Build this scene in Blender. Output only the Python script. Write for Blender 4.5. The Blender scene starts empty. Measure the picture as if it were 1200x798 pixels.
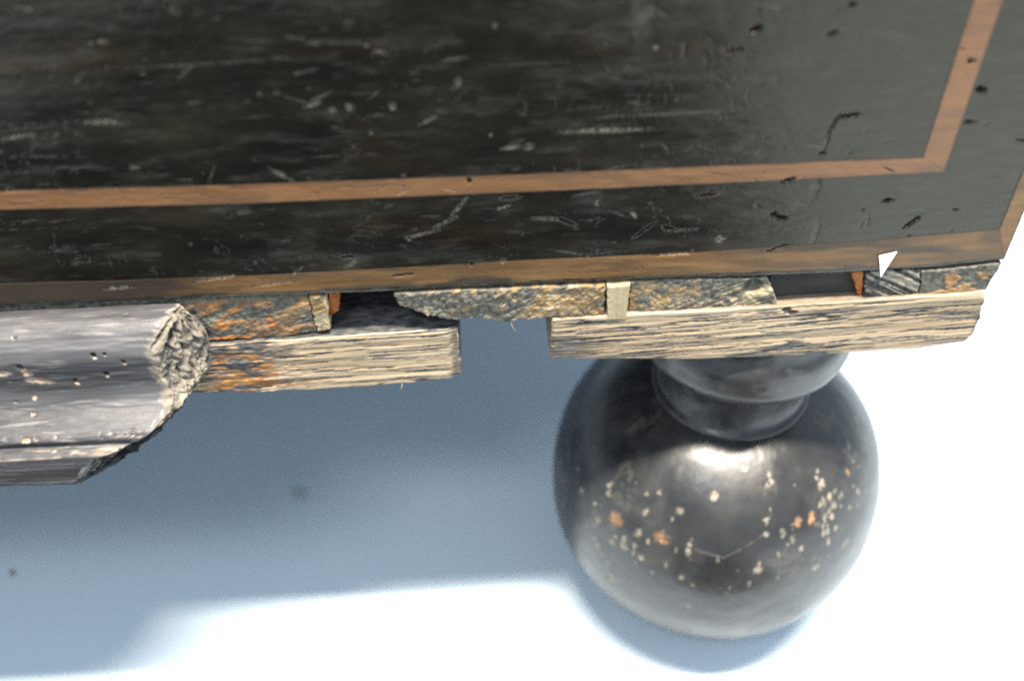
import bpy, math, random
import numpy as np

# ------------------------------------------------------------------ camera, light, exposure
scene = bpy.context.scene
col = scene.collection
cam_data = bpy.data.cameras.new('camera')
cam = bpy.data.objects.new('camera', cam_data)
col.objects.link(cam)
cam.location = (-0.07182, -0.17662, 0.31492)
cam.rotation_euler = (0.780135, 0.007366, -0.052822)
cam_data.sensor_width = 36.0
cam_data.lens = 37.5
cam_data.clip_start = 0.005
cam_data.clip_end = 50.0
cam_data.dof.use_dof = True
cam_data.dof.focus_distance = 0.247
cam_data.dof.aperture_fstop = 7.0
scene.camera = cam

world = bpy.data.worlds.new('World')
scene.world = world
world.use_nodes = True
bgn = world.node_tree.nodes['Background']
bgn.inputs['Color'].default_value = (0.68, 0.83, 0.97, 1)
bgn.inputs['Strength'].default_value = 1.0

lamp = bpy.data.lights.new('tube_lamp', 'AREA')
lamp.shape = 'RECTANGLE'      # a fluorescent tube fitting running along the chest
lamp.size = 0.85
lamp.size_y = 0.11
lamp.energy = 116.0
lamp.color = (1.0, 0.90, 0.77)
lamp_ob = bpy.data.objects.new('tube_lamp', lamp)
col.objects.link(lamp_ob)
from mathutils import Vector
ld = Vector((0.075, -0.130, 1.0)).normalized()
lamp_ob.location = Vector((-0.06, 0.0, 0.1)) + ld * 1.7
from mathutils import Matrix
ax = (Vector((1, 0, 0)) - ld * ld.x).normalized(); ay = ld.cross(ax)
lamp_ob.rotation_euler = Matrix((ax, ay, ld)).transposed().to_euler()

fill = bpy.data.lights.new('window_fill', 'AREA')      # weaker window light from behind the photographer
fill.shape = 'RECTANGLE'; fill.size = 0.52; fill.size_y = 0.22
fill.energy = 8.0
fill.color = (0.95, 0.98, 1.0)
fill_ob = bpy.data.objects.new('window_fill', fill)
col.objects.link(fill_ob)
fd = Vector((-0.30, -0.62, 1.10)).normalized()
fill_ob.location = Vector((0.0, 0.0, 0.08)) + fd * 1.8
fill_ob.rotation_euler = fd.to_track_quat('Z', 'Y').to_euler()

scene.view_settings.view_transform = 'Standard'
scene.view_settings.look = 'None'
scene.view_settings.exposure = 0.0
scene.view_settings.gamma = 1.0
scene.view_settings.use_curve_mapping = False
scene.cycles.use_denoising = False
scene.cycles.use_adaptive_sampling = False
scene.cycles.filter_width = 2.0

# ------------------------------------------------------------------ noise in numpy
def _hash(ix, iy, seed):
    h = (ix.astype(np.int64) * 374761393 + iy.astype(np.int64) * 668265263 + seed * 1442695041) & 0xffffffff
    h = ((h ^ (h >> 13)) * 1274126177) & 0xffffffff
    h = h ^ (h >> 16)
    return (h & 0xffff).astype(np.float64) / 65535.0

def vnoise(x, y, seed=0):
    x = np.asarray(x, float); y = np.asarray(y, float)
    ix = np.floor(x); iy = np.floor(y)
    fx = x - ix; fy = y - iy
    fx = fx * fx * fx * (fx * (fx * 6 - 15) + 10); fy = fy * fy * fy * (fy * (fy * 6 - 15) + 10)
    a = _hash(ix, iy, seed); b = _hash(ix + 1, iy, seed)
    c = _hash(ix, iy + 1, seed); d = _hash(ix + 1, iy + 1, seed)
    return (a + (b - a) * fx) * (1 - fy) + (c + (d - c) * fx) * fy

def fbm(x, y, seed=0, octv=4, gain=0.5):
    t = 0; amp = 1; tot = 0
    for o in range(octv):
        t = t + amp * vnoise(x * 2 ** o + 17.3 * o, y * 2 ** o - 9.1 * o, seed + o * 31)
        tot += amp; amp *= gain
    return t / tot

def sstep(a, b, x):
    t = np.clip((x - a) / (b - a), 0, 1)
    return t * t * (3 - 2 * t)

# ------------------------------------------------------------------ object helpers
def tag(o, label=None, cat=None, kind=None, group=None):
    if label: o['label'] = label
    if cat: o['category'] = cat
    if kind: o['kind'] = kind
    if group: o['group'] = group
    return o

def mesh_obj(name, verts, faces, mat, parent=None, mask=None, smooth=True):
    me = bpy.data.meshes.new(name)
    verts = np.asarray(verts, np.float32)
    quads = np.asarray([f for f in faces if len(f) == 4], np.int32) if isinstance(faces, list) else np.asarray(faces, np.int32)
    others = [f for f in faces if len(f) != 4] if isinstance(faces, list) else []
    loops = np.concatenate([quads.reshape(-1)] + [np.asarray(f, np.int32) for f in others]) if len(quads) else np.concatenate([np.asarray(f, np.int32) for f in others])
    sizes = np.concatenate([np.full(len(quads), 4, np.int32), np.asarray([len(f) for f in others], np.int32)])
    starts = np.concatenate([[0], np.cumsum(sizes)[:-1]]).astype(np.int32)
    me.vertices.add(len(verts)); me.vertices.foreach_set('co', verts.reshape(-1))
    me.loops.add(len(loops)); me.loops.foreach_set('vertex_index', loops.astype(np.int32))
    me.polygons.add(len(sizes)); me.polygons.foreach_set('loop_start', starts)
    me.update(calc_edges=True)
    me.polygons.foreach_set('use_smooth', np.full(len(sizes), smooth, bool))
    if mask is not None:
        at = me.attributes.new('mask', 'FLOAT_COLOR', 'POINT')
        m = np.ones((len(verts), 4), np.float32); m[:, :3] = mask
        at.data.foreach_set('color', m.reshape(-1))
    me.validate()
    me.materials.append(mat)
    o = bpy.data.objects.new(name, me)
    col.objects.link(o)
    if parent: o.parent = parent
    return o

def grid_faces(nu, nv, off=0, flip=False):
    i = np.arange(nu - 1)[:, None]; j = np.arange(nv - 1)[None, :]
    a = (i * nv + j).reshape(-1) + off
    q = np.stack([a, a + nv, a + nv + 1, a + 1], 1)
    return q[:, ::-1] if flip else q

def slab(name, us, vs, pos, disp, depth, mat, parent, edge=0.0003, side=None):
    """A board seen from the front (-Y): us x vs grid in [0,1]; pos(u,v)->X,Z; disp(X,Z)->(y, mask); closed by sides and a back."""
    uu, vv = np.meshgrid(us, vs, indexing='ij')
    X, Z = pos(uu, vv)
    y, m = disp(X, Z)
    nu, nv = uu.shape
    # worn arris: the border falls back
    V = np.stack([X, y, Z], -1)
    V[0, :, 1] += edge; V[-1, :, 1] += edge; V[:, 0, 1] += edge; V[:, -1, 1] += edge
    V = V.reshape(-1, 3); M = m.reshape(-1, 3)
    F = grid_faces(nu, nv)
    idx = np.arange(nu * nv).reshape(nu, nv)
    loop = np.concatenate([idx[:, 0], idx[-1, 1:], idx[-2::-1, -1], idx[0, -2:0:-1]])
    n = len(loop); base = len(V)
    front = V[loop]; back = front.copy(); back[:, 1] = depth
    mid = front.copy(); mid[:, 1] += (depth - front[:, 1]) * 0.3
    # rough the side between
    V = np.concatenate([V, front, mid, back, back])
    Ml = M[loop] if side is None else np.zeros((n, 3)) + np.array(side)
    M = np.concatenate([M, Ml, Ml, Ml, Ml])
    k = np.arange(n); k2 = (k + 1) % n
    for r in (0, 1):
        A = base + r * n
        F = np.concatenate([F, np.stack([A + k2, A + k, A + n + k, A + n + k2], 1)])
    faces = F.tolist() + [list((base + 3 * n + k)[::1])]
    return mesh_obj(name, V, faces, mat, parent, M)

# ------------------------------------------------------------------ material helpers
class NT:
    def __init__(s, name):
        s.m = bpy.data.materials.new(name); s.m.use_nodes = True
        s.t = s.m.node_tree; s.n = s.t.nodes; s.l = s.t.links
        s.b = s.n['Principled BSDF']
        s.co = s.n.new('ShaderNodeTexCoord').outputs['Object']
    def new(s, t): return s.n.new(t)
    def put(s, sock, v):
        if hasattr(v, 'is_linked') or hasattr(v, 'links'): s.l.new(v, sock)
        else: sock.default_value = v
    def masks(s):
        a = s.new('ShaderNodeAttribute'); a.attribute_name = 'mask'
        sp = s.new('ShaderNodeSeparateColor'); s.l.new(a.outputs['Color'], sp.inputs[0])
        return sp.outputs[0], sp.outputs[1], sp.outputs[2]
    def noise(s, scale, stretch=(1, 1, 1), detail=4, rough=0.55):
        mp = s.new('ShaderNodeMapping'); mp.inputs['Scale'].default_value = stretch
        s.l.new(s.co, mp.inputs['Vector'])
        n = s.new('ShaderNodeTexNoise'); n.inputs['Scale'].default_value = scale
        n.inputs['Detail'].default_value = detail; n.inputs['Roughness'].default_value = rough
        s.l.new(mp.outputs[0], n.inputs['Vector'])
        return n.outputs['Fac']
    def ramp(s, fac, stops):
        r = s.new('ShaderNodeValToRGB'); e = r.color_ramp.elements
        while len(e) < len(stops): e.new(0.5)
        for el, (p, c) in zip(e, stops):
            el.position = p; el.color = c if len(c) == 4 else (*c, 1)
        s.l.new(fac, r.inputs[0]); return r.outputs[0]
    def mix(s, fac, a, b):
        x = s.new('ShaderNodeMix'); x.data_type = 'RGBA'
        s.put(x.inputs[0], fac)
        for k, v in ((6, a), (7, b)):
            if isinstance(v, tuple): v = v if len(v) == 4 else (*v, 1)
            s.put(x.inputs[k], v)
        return x.outputs[2]
    def math(s, op, a, b=0.0, clamp=False):
        x = s.new('ShaderNodeMath'); x.operation = op; x.use_clamp = clamp
        s.put(x.inputs[0], a); s.put(x.inputs[1], b); return x.outputs[0]
    def rng(s, v, a, b, c=0.0, d=1.0):
        x = s.new('ShaderNodeMapRange'); s.put(x.inputs[0], v)
        for k, q in zip((1, 2, 3, 4), (a, b, c, d)): x.inputs[k].default_value = q
        return x.outputs[0]
    def bump(s, h, strength=0.3, dist=0.0003, normal=None):
        x = s.new('ShaderNodeBump'); x.inputs['Strength'].default_value = strength
        x.inputs['Distance'].default_value = dist; s.l.new(h, x.inputs['Height'])
        if normal is not None: s.l.new(normal, x.inputs['Normal'])
        return x.outputs[0]
    def out(s, color, rough, normal=None, spec=0.5):
        s.put(s.b.inputs['Base Color'], color if not isinstance(color, tuple) else (*color, 1))
        s.put(s.b.inputs['Roughness'], rough)
        s.b.inputs['Specular IOR Level'].default_value = spec
        if normal is not None: s.l.new(normal, s.b.inputs['Normal'])
        return s.m

def mat_lacquer():
    t = NT('black_lacquer_wood'); r, g, b = t.masks()
    streak = t.noise(75, (0.45, 1, 1.3), 7, 0.66)
    base = t.ramp(streak, [(0.34, (0.0025, 0.0025, 0.0025)), (0.52, (0.0055, 0.0052, 0.0044)), (0.66, (0.013, 0.011, 0.007)), (0.80, (0.028, 0.024, 0.016))])
    brown = t.noise(28, (0.5, 1, 2.4), 4)
    base = t.mix(t.rng(brown, 0.56, 0.72, 0, 0.6), base, (0.024, 0.014, 0.006))
    dust = t.noise(420, (0.35, 1, 1), 3)
    base = t.mix(t.math('MULTIPLY', b, t.rng(dust, 0.38, 0.62)), base, (0.10, 0.096, 0.085))
    base = t.mix(r, base, (0.38, 0.32, 0.235))
    base = t.mix(g, base, (0.022, 0.009, 0.006))
    ro = t.rng(streak, 0.3, 0.75, 0.19, 0.40)
    ro = t.math('ADD', ro, t.math('MULTIPLY', t.math('MAXIMUM', t.math('MAXIMUM', r, g), b), 0.4), True)
    fine = t.noise(1500, (0.4, 1, 1), 4)
    mid = t.noise(300, (0.5, 1, 1), 3)
    nrm = t.bump(fine, 0.30, 0.0001)
    nrm = t.bump(mid, 0.42, 0.00024, nrm)
    t.b.inputs['Specular Tint'].default_value = (1.0, 0.93, 0.76, 1)     # yellowed varnish
    return t.out(base, ro, nrm, 0.52)

def mat_inlay(name, c0, c1, c2, c3):
    t = NT(name); r, g, b = t.masks()
    gr = t.noise(110, (0.30, 1, 3), 6, 0.66)
    base = t.ramp(gr, [(0.3, c0), (0.5, c1), (0.72, c2)])
    tone = t.noise(22, (1, 1, 1), 3)
    base = t.mix(t.rng(tone, 0.35, 0.7, 0, 0.55), base, c3)
    base = t.mix(b, base, (0.022, 0.018, 0.014))
    base = t.mix(r, base, (0.48, 0.40, 0.28))
    base = t.mix(g, base, (0.020, 0.008, 0.006))
    fine = t.noise(1400, (0.4, 1, 1), 4)
    return t.out(base, t.rng(gr, 0.3, 0.7, 0.36, 0.55), t.bump(fine, 0.25, 0.00015), 0.4)

def mat_rail():
    """R: black paint left in the grain and darkened side faces, G: orange glue and stain, B: pale fresh ridge and painted lit arris."""
    t = NT('bare_pine_rail'); r, g, b = t.masks()
    gr = t.noise(150, (0.12, 1, 3), 6, 0.6)
    base = t.ramp(gr, [(0.3, (0.29, 0.205, 0.120)), (0.5, (0.40, 0.300, 0.190)), (0.72, (0.50, 0.395, 0.275))])
    tone = t.noise(45, (0.6, 1, 1), 3)
    base = t.mix(t.rng(tone, 0.45, 0.75, 0, 0.7), base, (0.46, 0.325, 0.225))
    base = t.mix(b, base, (0.53, 0.425, 0.295))
    org = t.ramp(t.noise(260, (0.5, 1, 1), 3), [(0.35, (0.24, 0.085, 0.022)), (0.6, (0.42, 0.21, 0.06))])
    base = t.mix(g, base, org)
    blk = t.ramp(t.noise(800, (0.4, 1, 1), 3), [(0.35, (0.030, 0.030, 0.032)), (0.65, (0.115, 0.115, 0.117))])
    base = t.mix(r, base, blk)
    fib = t.noise(900, (0.10, 1, 1), 4)
    fine = t.noise(2200, (0.5, 1, 1), 3)
    n = t.bump(fib, 0.5, 0.00025); n = t.bump(fine, 0.25, 0.0001, n)
    return t.out(base, 0.78, n, 0.25)

def mat_block(name, pale, pale2, dark, dark2):
    """R: dark crust, G: orange/red wood, B: pale scrape."""
    t = NT(name); r, g, b = t.masks()
    base = t.ramp(t.noise(420, (0.7, 1, 1), 4), [(0.33, pale), (0.62, pale2)])
    base = t.mix(b, base, (0.54, 0.46, 0.32))
    org = t.ramp(t.noise(300, (1, 1, 1), 3), [(0.35, (0.22, 0.075, 0.020)), (0.62, (0.41, 0.185, 0.055))])
    base = t.mix(g, base, org)
    crust = t.ramp(t.noise(900, (1, 1, 1), 4), [(0.35, dark), (0.66, dark2)])
    base = t.mix(r, base, crust)
    n = t.bump(t.noise(1300, (0.45, 1, 1), 5, 0.65), 0.45, 0.00024)
    return t.out(base, 0.8, n, 0.25)

def mat_moulding():
    """R: chipped pale wood and painted lip glints, G: worm hole, B: raw broken wood."""
    t = NT('worn_black_moulding_paint'); r, g, b = t.masks()
    st = t.noise(90, (0.3, 1, 1), 6, 0.58)
    base = t.ramp(st, [(0.3, (0.032, 0.032, 0.034)), (0.5, (0.052, 0.052, 0.056)), (0.72, (0.092, 0.091, 0.097))])
    sc = t.noise(700, (0.12, 1, 1), 4)
    base = t.mix(t.rng(sc, 0.60, 0.72, 0, 0.55), base, (0.26, 0.25, 0.24))
    raw = t.ramp(t.noise(500, (1, 1, 1), 5), [(0.30, (0.07, 0.062, 0.050)), (0.46, (0.165, 0.146, 0.115)), (0.65, (0.27, 0.24, 0.19))])
    base = t.mix(b, base, raw)
    chip = t.ramp(t.noise(380, (1, 1, 1), 3), [(0.35, (0.42, 0.22, 0.13)), (0.6, (0.62, 0.50, 0.36))])
    base = t.mix(r, base, chip)
    base = t.mix(g, base, (0.012, 0.009, 0.007))
    ro = t.math('ADD', t.rng(st, 0.3, 0.7, 0.33, 0.45), t.math('MULTIPLY', t.math('MAXIMUM', b, t.math('MAXIMUM', r, g)), 0.4), True)
    n = t.bump(t.noise(420, (0.14, 1, 1), 5, 0.6), 0.34, 0.00022)
    n = t.bump(t.noise(1700, (0.5, 1, 1), 4), 0.22, 0.00012, n)
    return t.out(base, ro, n, 0.62)

def mat_ball():
    """R: pale chip, G: orange chip, B: rubbed grey and painted floor reflection."""
    t = NT('worn_black_turned_wood'); r, g, b = t.masks()
    st = t.noise(60, (1, 1, 1), 5, 0.6)
    base = t.ramp(st, [(0.33, (0.012, 0.012, 0.013)), (0.55, (0.024, 0.024, 0.025)), (0.72, (0.044, 0.042, 0.039))])
    base = t.mix(t.math('MULTIPLY', b, t.rng(t.noise(260, (1, 1, 1.5), 4), 0.35, 0.65)), base, (0.080, 0.077, 0.068))
    base = t.mix(r, base, (0.31, 0.275, 0.21))
    base = t.mix(g, base, (0.38, 0.20, 0.085))
    ro = t.math('ADD', t.rng(st, 0.3, 0.7, 0.25, 0.38), t.math('MULTIPLY', t.math('MAXIMUM', b, t.math('MAXIMUM', r, g)), 0.3), True)
    n = t.bump(t.noise(90, (1, 1, 1), 3), 0.25, 0.0008)
    n = t.bump(t.noise(700, (1, 1, 1.6), 4), 0.16, 0.0002, n)
    return t.out(base, ro, n, 0.6)

def mat_plain(name, c0, c1, scale, rough, stretch=(1, 1, 1), bump=0.3, spec=0.3, dist=0.0003):
    t = NT(name)
    n = t.noise(scale, stretch, 5)
    return t.out(t.ramp(n, [(0.35, c0), (0.65, c1)]), rough, t.bump(t.noise(scale * 4, stretch, 4), bump, dist), spec)

M_LAC = mat_lacquer(); M_INL = mat_inlay('pinkish_inlay_wood', (0.13, 0.060, 0.025), (0.195, 0.092, 0.038), (0.25, 0.124, 0.054), (0.15, 0.076, 0.032)); M_INL2 = mat_inlay('golden_inlay_wood', (0.090, 0.044, 0.013), (0.170, 0.085, 0.026), (0.240, 0.130, 0.044), (0.105, 0.056, 0.018)); M_RAIL = mat_rail()
M_BLOCK = mat_block('crusted_packing_wood', (0.19, 0.125, 0.060), (0.33, 0.235, 0.12), (0.055, 0.054, 0.048), (0.17, 0.165, 0.135))
M_GREY = mat_block('grey_sawn_wood', (0.20, 0.19, 0.16), (0.36, 0.34, 0.28), (0.020, 0.020, 0.020), (0.075, 0.072, 0.066))
M_MLD = mat_moulding(); M_BALL = mat_ball()
M_PEG = mat_plain('pale_peg_wood', (0.34, 0.265, 0.15), (0.47, 0.385, 0.245), 320, 0.75, (1, 1, 0.15))
M_RED = mat_plain('red_brown_wood', (0.20, 0.055, 0.012), (0.40, 0.135, 0.03), 380, 0.7, (1, 1, 0.25))
M_DARK = mat_plain('dark_inner_wood', (0.032, 0.030, 0.029), (0.060, 0.057, 0.054), 160, 0.8, (0.4, 1, 1))
M_VOID = mat_plain('near_black_inner_wood', (0.012, 0.011, 0.010), (0.040, 0.036, 0.030), 420, 0.85)  # near-black tone for the board in the left recess
M_PAPER = mat_plain('white_paper', (0.80, 0.80, 0.79), (0.86, 0.86, 0.85), 400, 0.7, (1, 1, 1), 0.1)
M_FLOOR = mat_plain('pale_floor_sheet', (0.56, 0.67, 0.77), (0.61, 0.71, 0.80), 9, 0.6, (1, 1, 1), 0.05, 0.3, 0.0004)

# ------------------------------------------------------------------ floor
floor = mesh_obj('floor', [(-6, -6, 0), (6, -6, 0), (6, 6, 0), (-6, 6, 0)], [[0, 1, 2, 3]], M_FLOOR, None, None, False)
tag(floor, kind='structure')

M_REFL = mat_plain('reflection_slab_black', (0.012, 0.012, 0.012), (0.022, 0.022, 0.022), 60, 0.85)  # unseen slab, added so the glossy front has something dark to reflect
refl_c = [(-.42, -.085), (-.30, -.95), (.135, -.95), (.052, -.085)]
mv = [(x, y, .0005) for x, y in refl_c] + [(x, y, .004) for x, y in refl_c]
refl_o = mesh_obj('reflection_slab', mv, [[4, 5, 6, 7], [3, 2, 1, 0], [0, 1, 5, 4], [1, 2, 6, 5], [2, 3, 7, 6], [3, 0, 4, 7]], M_REFL, None, None, False)
tag(refl_o, kind='structure')

# ------------------------------------------------------------------ the chest
chest = bpy.data.objects.new('chest', None); col.objects.link(chest)
tag(chest, 'black chest corner with brown inlay lines, broken base moulding and round foot', 'chest')

XL = -0.56; XR = 0.048; ZTOP = 0.62; DEPTH = 0.42
rng = random.Random(11)

# marks on the lacquered front: (x, z, half length, half width, angle, depth, kind)   kind 0 dark hole, 1 pale chip, 2 rubbed scratch
marks = []
for (x, z, a, b, an, d, k) in [
        (-.0183, .2150, .0011, .0008, .4, .0016, 0), (-.0216, .2107, .0016, .0006, .1, .0007, 0), (-.0012, .2193, .0008, .0006, 0, .0010, 0),
        (-.0037, .2136, .0009, .0006, .2, .0010, 0), (.0245, .2068, .0007, .0006, 0, .0016, 0), (.0285, .2004, .0012, .0008, -.5, .0014, 0),
        (.0033, .1953, .0024, .0006, .16, .0012, 0), (.0008, .1935, .0028, .0004, 1.2, .0006, 0), (.0002, .1895, .0034, .00035, 1.5, .0004, 2), (-.0002, .1866, .0007, .0006, 0, .0012, 0),
        (-.060, .1909, .0009, .0007, 0, .0007, 1), (-.0635, .1908, .0020, .0004, .1, .0005, 1), (-.064, .1783, .0022, .0006, -.05, .0008, 0),
        (-.0215, .1772, .0036, .0003, .02, .0007, 1), (-.0230, .1769, .0022, .0005, 0, .0008, 0), (-.006, .1802, .0016, .0005, .35, .0012, 0), (-.0057, .1702, .0016, .0007, -.5, .0013, 0),
        (-.0075, .1712, .0007, .0009, 0, .001, 0), (-.0563, .1723, .0042, .00035, -.08, .0006, 1), (-.0517, .1712, .0030, .0005, -.5, .0010, 0),
        (-.0352, .1680, .0036, .0004, .75, .0009, 0), (-.0295, .1684, .0017, .0006, -.3, .0011, 0), (-.026, .1678, .0026, .0003, .05, .0006, 1),
        (.0004, .178, .0042, .0011, 1.5, .0002, 2), (.0026, .166, .0046, .0007, 1.52, .0002, 2), (.0166, .1738, .0013, .0006, .05, .0012, 0), (.0236, .1676, .0026, .0006, .85, .0010, 0),
        (.024, .170, .0028, .0008, .1, .0002, 2), (-.0745, .1765, .0030, .0004, .95, .0005, 1), (-.078, .1722, .0044, .0003, .5, .0005, 1), (-.083, .1694, .0036, .0003, .25, .0005, 1),
        (-.0944, .2015, .0008, .0007, 0, .0006, 1), (-.0977, .2010, .0006, .0005, 0, .0005, 1), (-.0734, .2062, .0006, .0008, 0, .0007, 1), (-.0862, .2013, .0006, .0009, 0, .0006, 1),
        (-.1415, .2002, .0040, .0005, -.05, .0005, 1), (-.1585, .1976, .0040, .0004, .15, .0004, 1), (-.0393, .220, .0022, .0070, 0, .00015, 2),
        (-.1098, .1863, .0026, .0004, -.7, .0005, 1), (-.0049, .1618, .0026, .0004, .4, .0008, 0), (-.0722, .1833, .0005, .0009, 0, .001, 0),
        (-.0724, .1605, .0005, .0010, .1, .001, 0), (-.1165, .1572, .0050, .0003, .12, .0005, 1), (-.1105, .1606, .0018, .0003, .7, .0006, 1),
        (-.0879, .1583, .0028, .0004, .1, .0007, 0), (-.0989, .1640, .0018, .0005, .05, .0009, 0), (-.0279, .1611, .0045, .00025, .03, .0004, 1), (-.0655, .1611, .0006, .0006, 0, .0006, 1),
        (-.0985, .1621, .0022, .00035, .6, .0005, 1), (-.128, .1595, .0045, .00035, .12, .0004, 1), (-.150, .158, .0040, .0004, .03, .0005, 1),
        (.0285, .193, .0012, .0004, 0, .0008, 0), (.0115, .1715, .0004, .0004, 0, .0006, 1), (-.0455, .1760, .0006, .0006, 0, .0004, 1), (-.0180, .1648, .0012, .0010, 0, .0004, 1),
        (-.120, .2118, .017, .00035, .03, .0001, 2), (-.06, .2095, .010, .0003, .02, .0001, 2), (-.03, .1975, .014, .0004, .02, .0001, 2), (-.045, .194, .009, .0005, .0, .0003, 1)]:
    marks.append((x, z, a, b, an, d, k))
for i in range(250):
    x = rng.uniform(-.20, .044); z = .155 + .075 * rng.random() ** 0.9
    if x > -.01 and rng.random() < 0.72: continue
    k = rng.choices((0, 1, 2), (0.30, 0.22, 0.48))[0]
    L = .0003 + .0016 * rng.random() ** 2.5 if k != 2 else rng.uniform(.0006, .004)
    marks.append((x, z, L, rng.uniform(.00014, .00034), rng.gauss(0.02, 0.22 if rng.random() < .8 else .9), rng.uniform(.0001, .00045), k))

def front_field(X, Z, seed=5):
    """Relief (positive = into the wood) and wear masks of the front, as functions of the place on it."""
    sh = X.shape; x = X.reshape(-1); z = Z.reshape(-1)
    d = 0.00022 * (fbm(x * 24, z * 40, seed, 3) - 0.5) + 0.00007 * (fbm(x * 220, z * 900, seed + 9, 3) - 0.5)
    m = np.zeros((len(x), 3))
    wob = fbm(x * 2300, z * 2300, seed + 3, 3, .6) - 0.5
    for (mx, mz, a, b, an, dep, k) in marks:
        R = max(a, b) * 1.5
        s = np.nonzero((np.abs(x - mx) < R) & (np.abs(z - mz) < R))[0]
        if not len(s): continue
        dx = x[s] - mx; dz = z[s] - mz
        u = dx * math.cos(an) + dz * math.sin(an); v = -dx * math.sin(an) + dz * math.cos(an)
        q = (u / a) ** 2 + (v / b) ** 2 + wob[s] * (3.4 if k == 1 else 2.2)
        w = 1 - sstep(0.25, 1.1, q)
        if k == 2:
            m[s, 2] = np.maximum(m[s, 2], w * (0.25 + 0.55 * ((abs(mx) * 7919) % 1)))
            d[s] += w * dep * 0.25
        else:
            d[s] += w * dep
            if k == 0: m[s, 1] = np.maximum(m[s, 1], sstep(.03, .30, w))
            if k == 1: m[s, 0] = np.maximum(m[s, 0], sstep(.15, .7, w) * 0.7 * sstep(-.22, .02, wob[s]))
    # fine cracks in the old lacquer, mostly along the grain
    n1 = fbm(x * 34 + 1.5 * fbm(x * 160, z * 160, seed + 40, 2), z * 300, seed + 41, 3)
    ck = sstep(.010, .003, np.abs(n1 - .5)) * sstep(.47, .58, fbm(x * 45, z * 70, seed + 42, 3))
    n2 = fbm(x * 230, z * 90, seed + 43, 3)
    ck = np.maximum(ck, .8 * sstep(.008, .002, np.abs(n2 - .5)) * sstep(.56, .66, fbm(x * 40, z * 60, seed + 44, 3)))
    d += .00009 * ck
    m[:, 2] = np.maximum(m[:, 2], ck * .5 * sstep(.35, .6, fbm(x * 90, z * 90, seed + 45, 2)))
    return d.reshape(sh), m.reshape(sh + (3,))

BX = np.array([-.56, -.1768, -.1546, -.1302, -.1113, -.0923, -.0637, -.0368, -.0115, .0139, .0333, .0471, .06])
BZ = np.array([.1534, .1534, .1533, .1532, .1531, .1530, .1533, .1533, .1531, .1530, .1534, .1546, .1552])
def case_bottom(x): return np.interp(x, BX, BZ) + 0.00022 * (vnoise(x * 420, x * 0, 3) - .5) + 0.00035 * (vnoise(x * 90, x * 0, 4) - .5)

def seg(a, b, step):
    n = max(2, int(round(abs(b - a) / step)) + 1)
    return np.linspace(a, b, n)

# inlay lines: outlines on the front (bottom and top edge along X, or left and right edge along Z)
IN_BOT = (np.array([-.56, -.1677, -.1162, -.0635, -.0191, .0272]), np.array([.1803, .1802, .1795, .1797, .1800, .1808]))
IN_TOP = (np.array([-.56, -.166, -.1153, -.0634, -.0197, .0213]), np.array([.1850, .1849, .1843, .1842, .1845, .1848]))
OUT_BOT = (np.array([-.56, -.1522, -.1206, -.0865, -.0637, -.0369, -.0061, .0194, .0424, .05]), np.array([.1548, .1548, .1545, .1547, .1548, .1549, .1549, .1544, .1558, .1562]))
OUT_TOP = (np.array([-.56, -.1744, -.1509, -.1196, -.0861, -.0636, -.026, .0117, .0439, .05]), np.array([.1604, .1604, .1600, .1599, .1604, .1611, .1613, .1626, .1645, .1648]))
def wav(t, s, k=1.0): return 0.00012 * k * (fbm(t * 260, t * 0 + s, s, 3) - .5)
def in_bot(x): return np.interp(x, *IN_BOT) + wav(x, 1)
def in_top(x): return np.interp(x, *IN_TOP) + wav(x, 2)
def out_bot(x): return np.interp(x, *OUT_BOT) + wav(x, 3, 5)
def out_top(x): return np.interp(x, *OUT_TOP) + wav(x, 4, 2)
IVL, IVR, OVL = 0.0212, 0.0268, 0.0437

def front_disp(X, Z):
    d, m = front_field(X, Z)
    # the bottom arris is rubbed and rounded
    e = Z - case_bottom(X)
    d = d + 0.0010 * np.clip(1 - e / 0.0013, 0, 1) ** 2
    n = fbm(X * 500, Z * 900, 77, 3)
    m[..., 2] = np.maximum(m[..., 2], sstep(0.0030, 0.0004, e) * sstep(.35, .6, n) * 0.9)
    m[..., 2] = np.maximum(m[..., 2], 0.16 * sstep(.50, .74, fbm(X * 90, Z * 420, 88, 5, .65)))
    m[..., 0] = np.maximum(m[..., 0], sstep(0.0010, 0.0002, e) * sstep(.60, .68, fbm(X * 900, Z * 900, 78, 2)) * 0.7)
    g = 0.0004
    inl = (Z > in_bot(X) + g) & (Z < in_top(X) - g) & (X < IVR - g)
    inl |= (X > IVL + g) & (X < IVR - g) & (Z > in_top(X) - g)
    inl |= (Z > out_bot(X) + g) & (Z < out_top(X) - g) & (X < XR - g)
    inl |= (X > OVL + g) & (X < XR - g) & (Z > out_top(X) - g)
    d = np.where(inl, d + 0.0004, d)
    return d, m

us = np.concatenate([seg(XL, -.19, .02)[:-1], seg(-.19, XR, .00021)])
vsn = np.concatenate([np.array([0, .00025, .0005, .0008, .0012]), seg(.0015, .072, .00021), seg(.078, ZTOP - .1534, .02)])
un = (us - XL) / (XR - XL)
def ppos(u, v):
    X = XL + (XR - XL) * u
    b = case_bottom(X); t = v * (ZTOP - .1534)
    Z = b + t * (ZTOP - b) / (ZTOP - .1534)
    return X, Z
front = slab('front_panel', un, vsn / (ZTOP - .1534), ppos, front_disp, 0.018, M_LAC, chest, 0.0003)

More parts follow.
